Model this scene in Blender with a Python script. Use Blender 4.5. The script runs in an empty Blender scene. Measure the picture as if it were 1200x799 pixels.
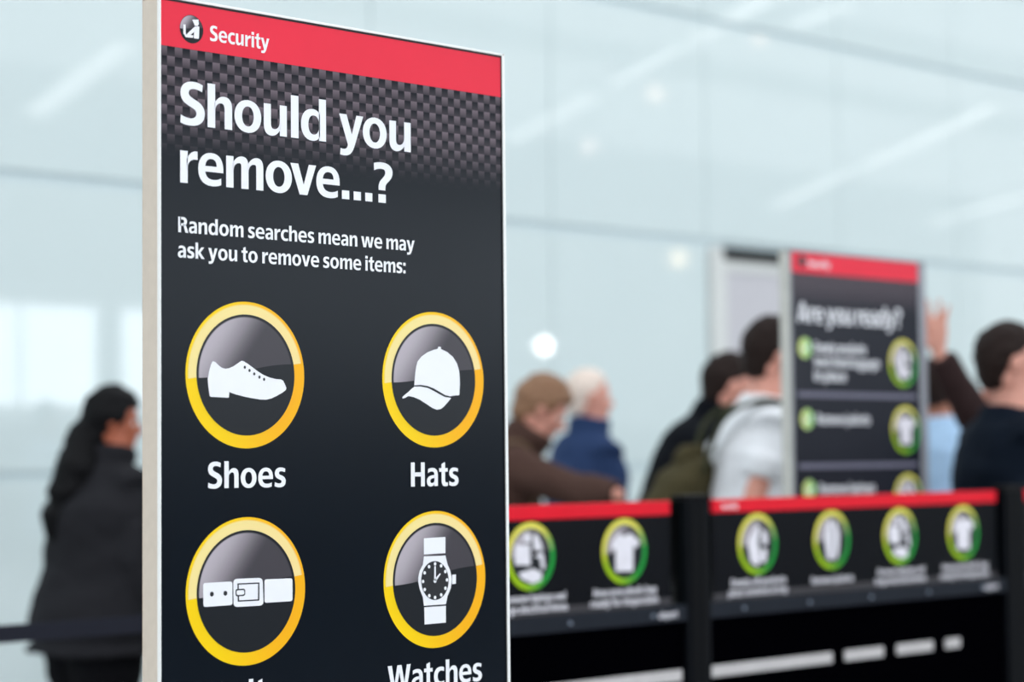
import bpy, bmesh, math, random
from mathutils import Vector, Matrix, noise
from mathutils.geometry import tessellate_polygon
random.seed(7)
SC = bpy.context.scene
COL = SC.collection

# ------------------------------------------------------------------ camera
FPX, YAW, PITCH, ROLL = 2457.2, .7655, .0557, -.0097
EYE = Vector((0, 0, 1.35))
FW = Vector((math.sin(YAW)*math.cos(PITCH), math.cos(YAW)*math.cos(PITCH), math.sin(PITCH)))
_r = Vector((math.cos(YAW), -math.sin(YAW), 0)); _u = _r.cross(FW)
RT = _r*math.cos(ROLL) + _u*math.sin(ROLL)
UP = -_r*math.sin(ROLL) + _u*math.cos(ROLL)
cd = bpy.data.cameras.new('camera'); cam = bpy.data.objects.new('camera', cd); COL.objects.link(cam)
cd.sensor_width = 36; cd.lens = FPX/1200*36; cd.clip_end = 200
cam.matrix_world = Matrix(((RT.x, UP.x, -FW.x, EYE.x), (RT.y, UP.y, -FW.y, EYE.y), (RT.z, UP.z, -FW.z, EYE.z), (0, 0, 0, 1)))
cd.dof.use_dof = True; cd.dof.focus_distance = 2.84; cd.dof.aperture_fstop = 2.8
SC.camera = cam

# ------------------------------------------------------------------ daylight and exposure
wd = bpy.data.worlds.new('daylight'); SC.world = wd; wd.use_nodes = True
bgn = wd.node_tree.nodes['Background']; bgn.inputs[0].default_value = (.93, .97, 1, 1); bgn.inputs[1].default_value = .98
SC.view_settings.view_transform = 'Standard'; SC.view_settings.look = 'None'
SC.view_settings.exposure = 0.62; SC.view_settings.gamma = 1; SC.view_settings.use_curve_mapping = False

# ------------------------------------------------------------------ helpers
def ray(x, y): return FW + RT*((x-600)/FPX) - UP*((y-399.5)/FPX)
def onY(x, y, Y):                       # point of the vertical plane Y seen at a pixel
    d = ray(x, y); return EYE + d*(Y/d.y)
def deep(x, y, t): return EYE + ray(x, y)*t
def lin(c):
    return tuple(((v/255)/12.92 if v/255 <= .04045 else ((v/255+.055)/1.055)**2.4) for v in c) + (1,)
MATS = {}
def mat(name, rgb, rough=.6, metal=0, spec=.5, vary=.06, scale=30, bump=0, emit=0, coat=0):
    if name in MATS: return MATS[name]
    m = bpy.data.materials.new(name); m.use_nodes = True; nt = m.node_tree; b = nt.nodes['Principled BSDF']
    c = lin(rgb)
    b.inputs['Roughness'].default_value = rough; b.inputs['Metallic'].default_value = metal
    b.inputs['Specular IOR Level'].default_value = spec; b.inputs['Coat Weight'].default_value = coat
    tc = nt.nodes.new('ShaderNodeTexCoord'); nz = nt.nodes.new('ShaderNodeTexNoise'); nz.inputs['Scale'].default_value = scale
    nz.inputs['Detail'].default_value = 4
    nt.links.new(tc.outputs['Object'], nz.inputs['Vector'])
    rp = nt.nodes.new('ShaderNodeValToRGB'); rp.color_ramp.elements[0].position = .3; rp.color_ramp.elements[1].position = .7
    rp.color_ramp.elements[0].color = tuple(v*(1-vary) for v in c[:3])+(1,); rp.color_ramp.elements[1].color = tuple(min(1, v*(1+vary)) for v in c[:3])+(1,)
    nt.links.new(nz.outputs['Fac'], rp.inputs[0]); nt.links.new(rp.outputs[0], b.inputs['Base Color'])
    if bump:
        bp = nt.nodes.new('ShaderNodeBump'); bp.inputs['Strength'].default_value = bump; bp.inputs['Distance'].default_value = .01
        nt.links.new(nz.outputs['Fac'], bp.inputs['Height']); nt.links.new(bp.outputs[0], b.inputs['Normal'])
    if emit:
        b.inputs['Emission Color'].default_value = c; b.inputs['Emission Strength'].default_value = emit
    MATS[name] = m; return m

def tag(o, label=None, cat=None, group=None, kind=None):
    if label: o['label'] = label
    if cat: o['category'] = cat
    if group: o['group'] = group
    if kind: o['kind'] = kind
    return o
def empty(name, loc, rz=0):
    o = bpy.data.objects.new(name, None); COL.objects.link(o); o.location = loc; o.rotation_euler = (0, 0, rz)
    o.empty_display_size = .1; return o
def link(name, me, m, parent=None, loc=(0, 0, 0), smooth=False):
    """mesh data in world axes; loc is the object's world origin and the vertices are relative to it"""
    if m: me.materials.append(m)
    o = bpy.data.objects.new(name, me); COL.objects.link(o)
    if parent:
        o.parent = parent
        pw = parent_world(parent)
        o.location = Vector(loc) - pw
    else: o.location = loc
    if smooth:
        for p in me.polygons: p.use_smooth = True
    return o
def parent_world(p):
    v = Vector(p.location)
    while p.parent: p = p.parent; v += Vector(p.location)
    return v
def pydata(name, vs, fs, m, parent=None, loc=(0, 0, 0), smooth=False):
    L = Vector(loc); me = bpy.data.meshes.new(name); me.from_pydata([tuple(Vector(v)-L) for v in vs], [], fs); me.update()
    return link(name, me, m, parent, loc, smooth)
def boxes(name, bl, m, parent=None, loc=None, bevel=0, smooth=False):
    """bl: list of (x0,x1,y0,y1,z0,z1)"""
    bm = bmesh.new()
    if loc is None: b = bl[0]; loc = ((b[0]+b[1])/2, (b[2]+b[3])/2, b[4])
    for x0, x1, y0, y1, z0, z1 in bl:
        g = bmesh.ops.create_cube(bm, size=1)['verts']
        for v in g: v.co = Vector((x0+(v.co.x+.5)*(x1-x0), y0+(v.co.y+.5)*(y1-y0), z0+(v.co.z+.5)*(z1-z0))) - Vector(loc)
    if bevel: bmesh.ops.bevel(bm, geom=bm.edges[:], offset=bevel, segments=2, affect='EDGES', profile=.7)
    me = bpy.data.meshes.new(name); bm.to_mesh(me); bm.free()
    return link(name, me, m, parent, loc, smooth)

# flat print: closed outlines in (x, z), put on a vertical plane
def flat(name, polys, Y, m, parent, origin=None):
    """polys: list of pieces, each piece a list of loops of (x, z); the first loop is the outline, the others holes"""
    vs, fs = [], []
    for loops in polys:
        base = len(vs); pts = [[Vector((p[0], p[1], 0)) for p in lp] for lp in loops]
        for lp in loops: vs += [(p[0], Y, p[1]) for p in lp]
        for t in tessellate_polygon(pts): fs.append(tuple(base+i for i in t))
    if origin is None: origin = (vs[0][0], Y, vs[0][2])
    o = pydata(name, vs, fs, m, parent, origin)
    bm = bmesh.new(); bm.from_mesh(o.data)
    for f in bm.faces:
        f.normal_update()
        if f.normal.y > 0: f.normal_flip()
    bm.to_mesh(o.data); bm.free(); return o
def circ(cx, cz, rx, rz=None, n=64):
    rz = rx if rz is None else rz
    return [(cx+rx*math.cos(2*math.pi*i/n), cz+rz*math.sin(2*math.pi*i/n)) for i in range(n)]
def rounded(pts, r, n=4):
    out = []; k = len(pts)
    for i in range(k):
        p = Vector(pts[i]); a = Vector(pts[i-1]); b = Vector(pts[(i+1) % k])
        rr = min(r, (a-p).length*.45, (b-p).length*.45)
        p0 = p+(a-p).normalized()*rr; p1 = p+(b-p).normalized()*rr
        for j in range(n+1):
            t = j/n; out.append(tuple((1-t)**2*p0+2*t*(1-t)*p+t*t*p1))
    return out

# ------------------------------------------------------------------ lettering (bold humanist sans, drawn here)
def path(s, n=7):
    tk = s.replace(',', ' ').split(); loops = []; cur = []; i = 0; cmd = 'M'
    while i < len(tk):
        if tk[i] in 'MLCZ': cmd = tk[i]; i += 1
        if cmd == 'Z':
            loops.append(cur); cur = []; continue
        if cmd == 'M': cur = [(float(tk[i]), float(tk[i+1]))]; i += 2; cmd = 'L'
        elif cmd == 'L': cur.append((float(tk[i]), float(tk[i+1]))); i += 2
        elif cmd == 'C':
            a, b, c, d, e, f = map(float, tk[i:i+6]); x, y = cur[-1]; i += 6
            for k in range(1, n+1):
                t = k/n; u = 1-t
                cur.append((u**3*x+3*u*u*t*a+3*u*t*t*c+t**3*e, u**3*y+3*u*u*t*b+3*u*t*t*d+t**3*f))
    out = []
    for lp in loops:
        q = [p for j, p in enumerate(lp) if j == 0 or (abs(p[0]-lp[j-1][0])+abs(p[1]-lp[j-1][1])) > .5]
        if abs(q[0][0]-q[-1][0])+abs(q[0][1]-q[-1][1]) < .5: q.pop()
        out.append(q)
    return out
def R_(a, b, c, d): return [[(a, b), (c, b), (c, d), (a, d)]]
def el(cx, cy, rx, ry):
    k = .58
    return path(f'M {cx+rx} {cy} C {cx+rx} {cy+ry*k} {cx+rx*k} {cy+ry} {cx} {cy+ry} C {cx-rx*k} {cy+ry} {cx-rx} {cy+ry*k} {cx-rx} {cy} C {cx-rx} {cy-ry*k} {cx-rx*k} {cy-ry} {cx} {cy-ry} C {cx+rx*k} {cy-ry} {cx+rx} {cy-ry*k} {cx+rx} {cy} Z')[0]
ARCH = 'M 130 410 C 175 490 240 537 315 537 C 420 537 470 465 470 350 L 470 0 L 325 0 L 325 318 C 325 385 305 420 258 420 C 195 420 145 370 145 270 Z'
G = {}
def glyph(ch, w, pieces, l=45, r=45): G[ch] = (w, pieces, l, r)
def shift(pc, dx): return [[(x+dx, y) for x, y in lp] for lp in pc]
glyph('n', 470, [R_(0, 0, 145, 525), path(ARCH)], 48, 42)
glyph('h', 470, [R_(0, 0, 145, 725), path(ARCH)], 48, 42)
glyph('u', 470, [[[(470-x, 525-y) for x, y in lp] for lp in pc] for pc in [R_(0, 0, 145, 525), path(ARCH)]], 42, 48)
glyph('m', 745, [R_(0, 0, 145, 525), path(ARCH.replace('470', '445').replace('325', '300')), shift(path(ARCH.replace('470', '445').replace('325', '300')), 300)], 48, 42)
glyph('r', 335, [R_(0, 0, 145, 525), path('M 120 380 C 165 480 230 545 335 532 L 335 395 C 235 408 145 370 145 235 Z')], 48, 5)
glyph('o', 530, [[el(265, 262, 265, 275), el(265, 262, 115, 168)]], 28, 28)
glyph('e', 500, [path('M 500 222 L 140 222 C 150 140 205 95 305 95 C 362 95 412 110 458 132 L 458 24 C 410 0 350 -12 285 -12 C 100 -12 0 85 0 258 C 0 430 105 537 262 537 C 420 537 500 430 500 280 Z M 140 315 L 368 315 C 368 390 333 437 262 437 C 192 437 148 390 140 315 Z')], 28, 25)
glyph('a', 438, [path('M 45 385 C 95 415 150 430 200 430 C 265 430 298 400 298 335 L 298 0 L 438 0 L 438 320 C 438 465 360 537 225 537 C 160 537 95 522 50 497 Z'),
                 path('M 310 325 C 110 325 0 265 0 145 C 0 45 70 -12 160 -12 C 225 -12 275 15 310 75 Z M 300 235 C 190 235 138 205 138 150 C 138 110 165 90 205 90 C 260 90 300 130 300 195 Z')], 25, 40)
glyph('s', 390, [path('M 375 500 C 330 523 275 537 215 537 C 95 537 15 475 15 375 C 15 275 85 240 165 212 C 225 190 245 180 245 148 C 245 115 215 98 165 98 C 110 98 60 115 18 140 L 8 28 C 55 2 115 -12 180 -12 C 310 -12 390 50 390 155 C 390 250 330 290 240 320 C 175 342 158 355 158 385 C 158 415 185 432 230 432 C 280 432 325 420 362 402 Z')], 22, 22)
glyph('S', 462, [path('M 425 675 C 375 700 310 715 245 715 C 100 715 8 640 8 515 C 8 395 85 345 190 300 C 270 265 305 245 305 195 C 305 140 255 108 185 108 C 125 108 65 128 15 155 L 5 25 C 60 0 125 -12 200 -12 C 365 -12 462 75 462 205 C 462 325 385 380 275 425 C 195 460 162 480 162 525 C 162 570 200 597 262 597 C 315 597 365 582 412 560 Z')], 28, 28)
DB = [R_(365, 0, 510, 725), path('M 385 455 C 350 515 300 537 235 537 C 90 537 0 425 0 262 C 0 95 90 -12 230 -12 C 295 -12 350 12 385 75 Z M 370 265 C 370 160 325 98 258 98 C 190 98 150 165 150 262 C 150 365 190 428 260 428 C 328 428 370 365 370 265 Z')]
glyph('d', 510, DB, 28, 48)
glyph('b', 510, [[[(510-x, y) for x, y in lp] for lp in pc] for pc in DB], 48, 28)
glyph('p', 510, [[[(510-x, 525-y) for x, y in lp] for lp in pc] for pc in DB], 48, 28)
glyph('q', 510, [[[(x, 525-y) for x, y in lp] for lp in pc] for pc in DB], 28, 48)
glyph('g', 510, [R_(365, 0, 510, 525), [[(x, 525-y) for x, y in lp] for lp in DB[1]], path('M 365 20 L 510 20 C 510 -120 420 -200 260 -200 C 180 -200 110 -185 50 -160 L 65 -50 C 120 -72 175 -90 235 -90 C 325 -90 365 -50 365 20 Z')], 28, 48)
glyph('c', 418, [path('M 415 510 C 375 528 325 537 275 537 C 105 537 0 425 0 255 C 0 90 105 -12 270 -12 C 325 -12 375 -3 418 15 L 408 130 C 370 112 330 103 292 103 C 200 103 150 165 150 260 C 150 360 205 422 290 422 C 332 422 368 412 402 396 Z')], 28, 12)
glyph('i', 145, [R_(0, 0, 145, 525), R_(-3, 590, 148, 720)], 48, 48)
glyph('j', 200, [path('M 55 525 L 200 525 L 200 0 C 200 -130 140 -195 30 -195 L -20 -190 L -12 -85 C 35 -90 55 -65 55 -10 Z'), R_(52, 590, 203, 720)], 10, 48)
glyph('l', 145, [R_(0, 0, 145, 725)], 48, 48)
glyph('t', 345, [path('M 95 650 L 235 700 L 235 525 L 340 525 L 340 418 L 235 418 L 235 180 C 235 120 255 98 300 98 C 318 98 333 101 345 107 L 345 2 C 318 -7 285 -12 245 -12 C 145 -12 95 45 95 150 L 95 418 L 0 418 L 0 525 L 95 525 Z')], 12, 16)
glyph('f', 345, [path('M 95 0 L 238 0 L 238 418 L 345 418 L 345 525 L 238 525 L 238 560 C 238 605 260 625 300 625 C 318 625 335 622 350 617 L 358 725 C 330 733 300 737 270 737 C 160 737 95 680 95 570 L 95 525 L 0 525 L 0 418 L 95 418 Z')], 12, 5)
glyph('k', 500, [R_(0, 0, 145, 725), path('M 120 290 L 318 525 L 485 525 L 268 285 L 505 0 L 325 0 L 120 262 Z')], 48, 5)
glyph('v', 512, [path('M 0 525 L 155 525 L 262 175 L 365 525 L 512 525 L 335 0 L 180 0 Z')], 8, 8)
glyph('w', 780, [path('M 0 525 L 148 525 L 225 165 L 310 525 L 475 525 L 565 165 L 640 525 L 780 525 L 645 0 L 480 0 L 390 365 L 300 0 L 135 0 Z')], 8, 8)
glyph('y', 512, [path('M 0 525 L 158 525 L 268 185 L 365 525 L 512 525 L 340 30 C 290 -120 240 -197 110 -197 C 75 -197 45 -193 18 -185 L 28 -72 C 50 -80 70 -83 92 -83 C 150 -83 180 -50 182 0 Z')], 8, 8)
glyph('R', 540, [R_(0, 0, 150, 700), path('M 100 700 L 235 700 C 390 700 470 625 470 505 C 470 385 380 305 240 305 L 100 305 Z M 150 585 L 220 585 C 285 585 318 558 318 502 C 318 448 283 418 220 418 L 150 418 Z'), path('M 160 345 L 230 345 C 270 330 285 300 300 262 L 385 0 L 548 0 L 445 260 C 420 325 395 350 350 365 Z')], 52, 5)
glyph('P', 470, [R_(0, 0, 150, 700), path('M 100 700 L 235 700 C 390 700 470 625 470 490 C 470 360 380 275 240 275 L 100 275 Z M 150 585 L 220 585 C 285 585 318 558 318 492 C 318 428 283 390 220 390 L 150 390 Z')], 52, 15)
glyph('E', 410, [R_(0, 0, 150, 700), R_(140, 0, 405, 118), R_(140, 295, 385, 408), R_(140, 582, 400, 700)], 52, 25)
glyph('H', 540, [R_(0, 0, 150, 700), R_(390, 0, 540, 700), R_(140, 290, 400, 412)], 52, 52)
glyph('B', 490, [path('M 0 0 L 0 700 L 250 700 C 400 700 465 630 465 530 C 465 450 425 395 355 372 C 440 355 490 295 490 200 C 490 75 400 0 250 0 Z M 150 590 L 225 590 C 290 590 315 560 315 505 C 315 450 285 415 225 415 L 150 415 Z M 150 305 L 235 305 C 305 305 335 270 335 208 C 335 145 305 110 235 110 L 150 110 Z')], 52, 28)
glyph('W', 892, [path('M 0 700 L 162 700 L 262 190 L 370 700 L 535 700 L 645 190 L 740 700 L 892 700 L 735 0 L 555 0 L 450 490 L 342 0 L 162 0 Z')], 8, 8)
glyph('A', 640, [path('M 0 0 L 228 700 L 415 700 L 640 0 L 485 0 L 440 150 L 196 150 L 152 0 Z M 230 270 L 406 270 L 320 560 Z')], 5, 5)
glyph('.', 150, [R_(0, 0, 150, 150)], 40, 40)
glyph(':', 150, [R_(0, 0, 150, 150), R_(0, 375, 150, 525)], 40, 40)
glyph('?', 400, [path('M 15 690 C 60 707 120 715 180 715 C 320 715 400 650 400 550 C 400 465 350 415 300 370 C 265 338 250 310 250 265 L 250 222 L 110 222 L 110 270 C 110 345 140 385 190 435 C 230 475 248 500 248 540 C 248 580 220 600 170 600 C 115 600 65 585 20 562 Z'), R_(105, 0, 258, 150)], 30, 30)
def text(name, s, x0, x1, zb, cap, Y, m, parent):
    adv = []; x = 0
    for i, ch in enumerate(s):
        if ch == ' ': x += 190; continue
        w, pc, l, r = G[ch]
        if i: x += l
        adv.append((x, pc)); x += w; last = x; x += r
    sx = (x1-x0)/last; sz = cap/700; out = []
    for ax, pc in adv:
        for loops in pc: out.append([[(x0+(ax+px)*sx, zb+pz*sz) for px, pz in lp] for lp in loops])
    return flat(name, out, Y, m, parent)
def letters(name, s, boxes_, zb, cap, Y, m, parent):   # every letter in its own measured width
    out = []
    for ch, (a, b) in zip(s, boxes_):
        w, pc, _, _ = G[ch]; sx = (b-a)/w
        for loops in pc: out.append([[(a+px*sx, zb+pz*cap/700) for px, pz in lp] for lp in loops])
    return flat(name, out, Y, m, parent)

# ------------------------------------------------------------------ node maths
class N:
    def __init__(s, nt): s.nt = nt
    def put(s, sock, v):
        if hasattr(v, 'is_output'): s.nt.links.new(v, sock)
        else: sock.default_value = v
    def __call__(s, op, a, b=0., c=0.):
        n = s.nt.nodes.new('ShaderNodeMath'); n.operation = op
        s.put(n.inputs[0], a); s.put(n.inputs[1], b); s.put(n.inputs[2], c); return n.outputs[0]
    def mix(s, f, a, b):
        n = s.nt.nodes.new('ShaderNodeMix'); n.data_type = 'RGBA'
        s.put(n.inputs[0], f); s.put(n.inputs[6], a); s.put(n.inputs[7], b); return n.outputs[2]
    def smooth(s, v, a, b):
        n = s.nt.nodes.new('ShaderNodeMapRange'); n.interpolation_type = 'SMOOTHSTEP'
        s.put(n.inputs[0], v); n.inputs[1].default_value = a; n.inputs[2].default_value = b; return n.outputs[0]
    def xyz(s):
        t = s.nt.nodes.new('ShaderNodeTexCoord'); q = s.nt.nodes.new('ShaderNodeSeparateXYZ')
        s.nt.links.new(t.outputs['Object'], q.inputs[0]); return q.outputs[0], q.outputs[1], q.outputs[2]
def newmat(name, rough, spec=.5):
    m = bpy.data.materials.new(name); m.use_nodes = True; b = m.node_tree.nodes['Principled BSDF']
    b.inputs['Roughness'].default_value = rough; b.inputs['Specular IOR Level'].default_value = spec; MATS[name] = m
    return m, b, N(m.node_tree)

def ring_mat(name, R, left, right, top, pale):       # printed ring with the artwork's own lighter upper half
    m, b, e = newmat(name, .35, .2); x, y, z = e.xyz()
    u = e('DIVIDE', x, R); v = e('DIVIDE', z, R)
    base = e.mix(e.smooth(u, -.6, .75), lin(left), lin(right))
    if top: base = e.mix(e.smooth(e('SUBTRACT', v, e('MULTIPLY', u, .45)), -.15, .7), base, lin(top))
    rad = e('SQRT', e('ADD', e('MULTIPLY', u, u), e('MULTIPLY', v, v)))
    up = e('GREATER_THAN', v, e('ADD', e('MULTIPLY', u, .13), .055))
    inn = e.smooth(rad, .975, .94)
    f = e('MULTIPLY', up, e('MULTIPLY', inn, .85 if not top else .3))
    e.put(b.inputs['Base Color'], e.mix(f, base, lin(pale))); return m
def disc_mat(name, R):                                # printed black button face with its drawn sheen
    m, b, e = newmat(name, .3, .2); x, y, z = e.xyz()
    u = e('DIVIDE', x, R); v = e('DIVIDE', z, R)
    d = e('SUBTRACT', u, e('MULTIPLY', v, .75))
    g = e.smooth(d, -.12, -.98)
    rad = e('SQRT', e('ADD', e('MULTIPLY', u, u), e('MULTIPLY', v, v)))
    up = e('GREATER_THAN', v, e('ADD', e('ADD', e('MULTIPLY', u, .13), .055), e('MULTIPLY', e('SINE', e('MULTIPLY', u, 3.6)), .025)))
    inn = e.smooth(rad, .80, .775)
    sheen = e.mix(g, lin((70, 66, 72)), lin((188, 178, 186)))
    c = e.mix(e('MULTIPLY', up, inn), lin((22, 26, 32)), sheen)
    e.put(b.inputs['Base Color'], c); return m

# ------------------------------------------------------------------ materials
M_white = mat('white_ink', (246, 246, 252), .4, vary=.01)
M_black = mat('black_ink', (18, 20, 26), .3, vary=.05)
M_alu = mat('satin_aluminium_frame', (216, 203, 188), .5, metal=0, vary=.03, scale=60)
M_edge = mat('bright_frame_edge', (248, 248, 246), .35, vary=.01)
M_red = mat('red_film', (238, 40, 66), .4, spec=.25, vary=.03, scale=8)
M_redrail = mat('red_rail_strip', (230, 0, 36), .4, spec=.2, vary=.03, scale=8)
M_gap = mat('dark_gasket', (20, 20, 24), .6)
M_blackmetal = mat('black_powder_coat', (8, 9, 12), .5, spec=.1, vary=.1)
M_post = mat('dark_blue_grey_post', (7, 10, 15), .5, spec=.06, vary=.1)
M_rail = mat('dark_grey_rail', (34, 38, 46), .6, spec=.08, vary=.06)
M_chrome = mat('brushed_steel', (205, 200, 200), .35, metal=.3, vary=.05)
M_beltm = mat('black_webbing', (40, 42, 54), .7, spec=.2, vary=.1, scale=200)

# carbon weave poster
def poster_mat(name, W, zt, zfade0, zfade1, base, weave=True):
    m, b, e = newmat(name, .24, .13); x, y, z = e.xyz()
    cw, ph = W/51., .0252
    col = e('FLOOR', e('DIVIDE', x, cw)); par = e('MODULO', e('ABSOLUTE', col), 2.)
    q = e('FRACT', e('ADD', e('DIVIDE', e('SUBTRACT', zt, z), ph), e('MULTIPLY', par, .5)))   # 0 at a tile's top
    lit = e('LESS_THAN', q, .52)
    grad = e('SUBTRACT', 1., e('MULTIPLY', q, 1.45))
    fade = e.smooth(z, zfade0, zfade1)
    nz = m.node_tree.nodes.new('ShaderNodeTexNoise'); nz.inputs['Scale'].default_value = 14
    f = e('MULTIPLY', e('MULTIPLY', e('MAXIMUM', e('MULTIPLY', lit, grad), e('MULTIPLY', e('SUBTRACT', q, .52), e('MULTIPLY', .55, e('SUBTRACT', 1., lit)))), fade), .95)
    bc = e.mix(nz.outputs['Fac'], tuple(v*.9 for v in lin(base)[:3])+(1,), tuple(v*1.1 for v in lin(base)[:3])+(1,))
    c = e.mix(f, bc, lin((118, 104, 112))) if weave else bc
    e.put(b.inputs['Base Color'], c); return m

# ------------------------------------------------------------------ floor and glass wall
WY = 9.2
def floor_mat():
    m, b, e = newmat('pale_terrazzo', .35); nt = m.node_tree
    v = nt.nodes.new('ShaderNodeTexVoronoi'); v.inputs['Scale'].default_value = 120
    t = nt.nodes.new('ShaderNodeTexCoord'); nt.links.new(t.outputs['Object'], v.inputs['Vector'])
    e.put(b.inputs['Base Color'], e.mix(e.smooth(v.outputs['Distance'], .1, .6), lin((128, 130, 131)), lin((146, 148, 149)))); return m
tag(boxes('floor', [(-12, 42, -14, 14, -.2, 0)], floor_mat()), kind='structure')
def glass_wall_mat():
    m, b, e = newmat('back_painted_glass', .03, .62); nt = m.node_tree
    t = nt.nodes.new('ShaderNodeTexCoord'); nz = nt.nodes.new('ShaderNodeTexNoise'); nz.inputs['Scale'].default_value = .7
    nt.links.new(t.outputs['Object'], nz.inputs['Vector'])
    e.put(b.inputs['Base Color'], e.mix(nz.outputs['Fac'], lin((213, 227, 229)), lin((222, 235, 235))))
    b.inputs['IOR'].default_value = 1.5; return m
M_glassw = glass_wall_mat()
M_joint = mat('wall_joint', (208, 222, 226), .6, vary=.02)
wall = tag(boxes('wall_back', [(-11.5, 41.5, WY+.02, WY+.25, 0, 7.3)], M_joint), kind='structure')
rows = [(.02, 1.265), (1.305, 2.755), (2.81, 4.265), (4.315, 5.75), (5.80, 7.25)]
cols = [10.66+1.465*k for k in range(-15, 21)]
DX0, DX1 = 10.80, 12.10
npan = 0
pcache = {}
for k, x in enumerate(cols):
    for j, (z0, z1) in enumerate(rows):
        if abs(x-10.66) < .01 and j < 2: continue          # the doorway
        key = j
        if key not in pcache:
            o = boxes('glass_panel', [(x+.004, x+1.461, WY, WY+.018, z0, z1)], M_glassw, wall)
            pcache[key] = (o.data, (x+.004+x+1.461)/2, o.location.copy())
        else:
            d, cx, lc = pcache[key]
            o = bpy.data.objects.new('glass_panel', d); COL.objects.link(o); o.parent = wall
            o.location = lc + Vector(((x+.004+x+1.461)/2-cx, 0, 0))
# doorway in the glass wall
M_door = mat('grey_door_leaf', (204, 202, 208), .5, vary=.02)
M_doorframe = mat('pale_door_frame', (222, 224, 222), .5, vary=.02)
door = tag(boxes('door_1', [(DX0+.03, DX1-.03, WY-.015, WY+.015, .01, 2.60)], M_door), kind='structure')
boxes('door_frame', [(DX0-.12, DX0+.03, WY-.03, WY+.018, 0, 2.755), (DX1-.03, DX1+.02, WY-.03, WY+.018, 0, 2.755), (DX0+.03, DX1-.03, WY-.03, WY+.018, 2.60, 2.67)], M_doorframe, door)
boxes('door_header', [(DX0, DX1, WY-.04, WY+.018, 2.675, 2.755)], M_blackmetal, door)
boxes('door_handle', [(DX1-.16, DX1-.13, WY-.06, WY-.03, .95, 1.25), (DX1-.16, DX1-.13, WY-.035, WY-.01, .97, 1.0), (DX1-.16, DX1-.13, WY-.035, WY-.01, 1.2, 1.23)], M_chrome, door)

# side of the hall behind the camera: a wall with tall bright windows, and the roof's beams and lamps
M_plaster = mat('white_plaster', (222, 224, 224), .8, vary=.02, scale=3)
FYW = -9.
wf = tag(boxes('wall_front', [(-11.5, 41.5, FYW-.3, FYW, 1.9, 2.15), (-11.5, 41.5, FYW-.3, FYW, 3.75, 7.3), (20.9, 41.5, FYW-.3, FYW, 2.15, 3.75)], M_plaster), kind='structure')
boxes('dark_reflection_band', [(-11.5, 41.5, FYW-.28, FYW+.02, 0, 1.9)], mat('reflection_band_charcoal', (58, 60, 64), .7), wf)  # unseen dark band, added so the posters and glass reflect darker low down
M_pane = mat('daylit_window_pane', (240, 248, 255), .1, emit=4.2, vary=.01)
wx = -9.
i = 0
while wx < 20:
    i += 1
    wn = tag(boxes('window_%d' % i, [(wx, wx+2.6, FYW-.18, FYW-.16, 2.2, 3.7)], M_pane), kind='structure')
    boxes('window_frame', [(wx-.3, wx, FYW-.25, FYW, 2.15, 3.75), (wx+2.6, wx+2.7, FYW-.25, FYW, 2.15, 3.75), (wx+1.27, wx+1.33, FYW-.2, FYW-.12, 2.15, 3.75)], M_plaster, wn)
    wx += 3.
M_beam = mat('white_roof_beam', (225, 228, 228), .6, vary=.02)
ceil = tag(boxes('ceiling', [(-11.5, 41.5, y, y+.22, 8.6, 9.0) for y in (-8, -4, 0, 4, 8)], M_beam), kind='structure')
M_tube = mat('luminous_tube', (255, 255, 255), .4, emit=1.8, vary=0)
def mirrored(x, y, zc):
    d = ray(x, y); p = EYE + d*((zc-EYE.z)/d.z); return Vector((p.x, 2*WY-p.y, zc))
def strip(a, b, w, label):
    a, b = Vector(a), Vector(b); d = (b-a); n = d.normalized(); s = Vector((-n.y, n.x, 0))*w*.29; h = Vector((0, 0, .06))
    vs = [a+s, a-s, b-s, b+s, a+s+h, a-s+h, b-s+h, b+s+h]
    root = empty('strip_light', (a+b)/2); tag(root, label, 'ceiling light', 'strip lights under the roof')
    pydata('diffuser', vs, [(0, 1, 2, 3)], M_tube, root, (a+b)/2)
    s *= 1.25
    vs = [a+s, a-s, b-s, b+s, a+s+h, a-s+h, b-s+h, b+s+h]
    for v in vs[:4]: v.z += .005
    pydata('housing', vs, [(4, 5, 6, 7), (0, 1, 5, 4), (1, 2, 6, 5), (2, 3, 7, 6), (3, 0, 4, 7)], M_beam, root, (a+b)/2)
for (p, q, w, lb) in [((596, 167), (700, 110), .45, 'strip light mirrored nearest the top right corner of the big sign'), ((715, 100), (800, 55), .3, 'short strip light mirrored in the middle of the long slanting row'),
    ((812, 50), (905, -5), .4, 'strip light mirrored at the top edge of the picture over the long row'), ((908, 242), (1000, 200), .45, 'strip light mirrored just above the smaller sign'),
    ((1010, 196), (1170, 124), .45, 'longest strip light mirrored up and right of the smaller sign'), ((1090, 262), (1230, 222), .5, 'strip light mirrored above the raised hand'),
    ((40, 135), (150, 50), .5, 'strip light mirrored left of the big sign'), ((930, 30), (1000, 5), .4, 'short strip light mirrored at the top right of the picture')]:
    strip(mirrored(*p, 5.9), mirrored(*q, 5.9), w, lb)
def globe(x, y, Yl, r, rgb, em, name):
    d = ray(x, y); t = (2*WY-Yl)/d.y; p = EYE+d*t; p = Vector((p.x, Yl, p.z))
    root = empty('globe_lamp', p); tag(root, name, 'lamp', 'small globe lamps hung in the hall')
    bm = bmesh.new(); bmesh.ops.create_uvsphere(bm, u_segments=16, v_segments=10, radius=r); me = bpy.data.meshes.new('bulb'); bm.to_mesh(me); bm.free()
    link('bulb', me, mat('lamp_%d_%d' % (rgb[2], em), rgb, .4, emit=em, vary=0), root, p, True)
    boxes('cord', [(p.x-.006, p.x+.006, Yl-.006, Yl+.006, p.z+r, 8.6)], M_blackmetal, root)
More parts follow.
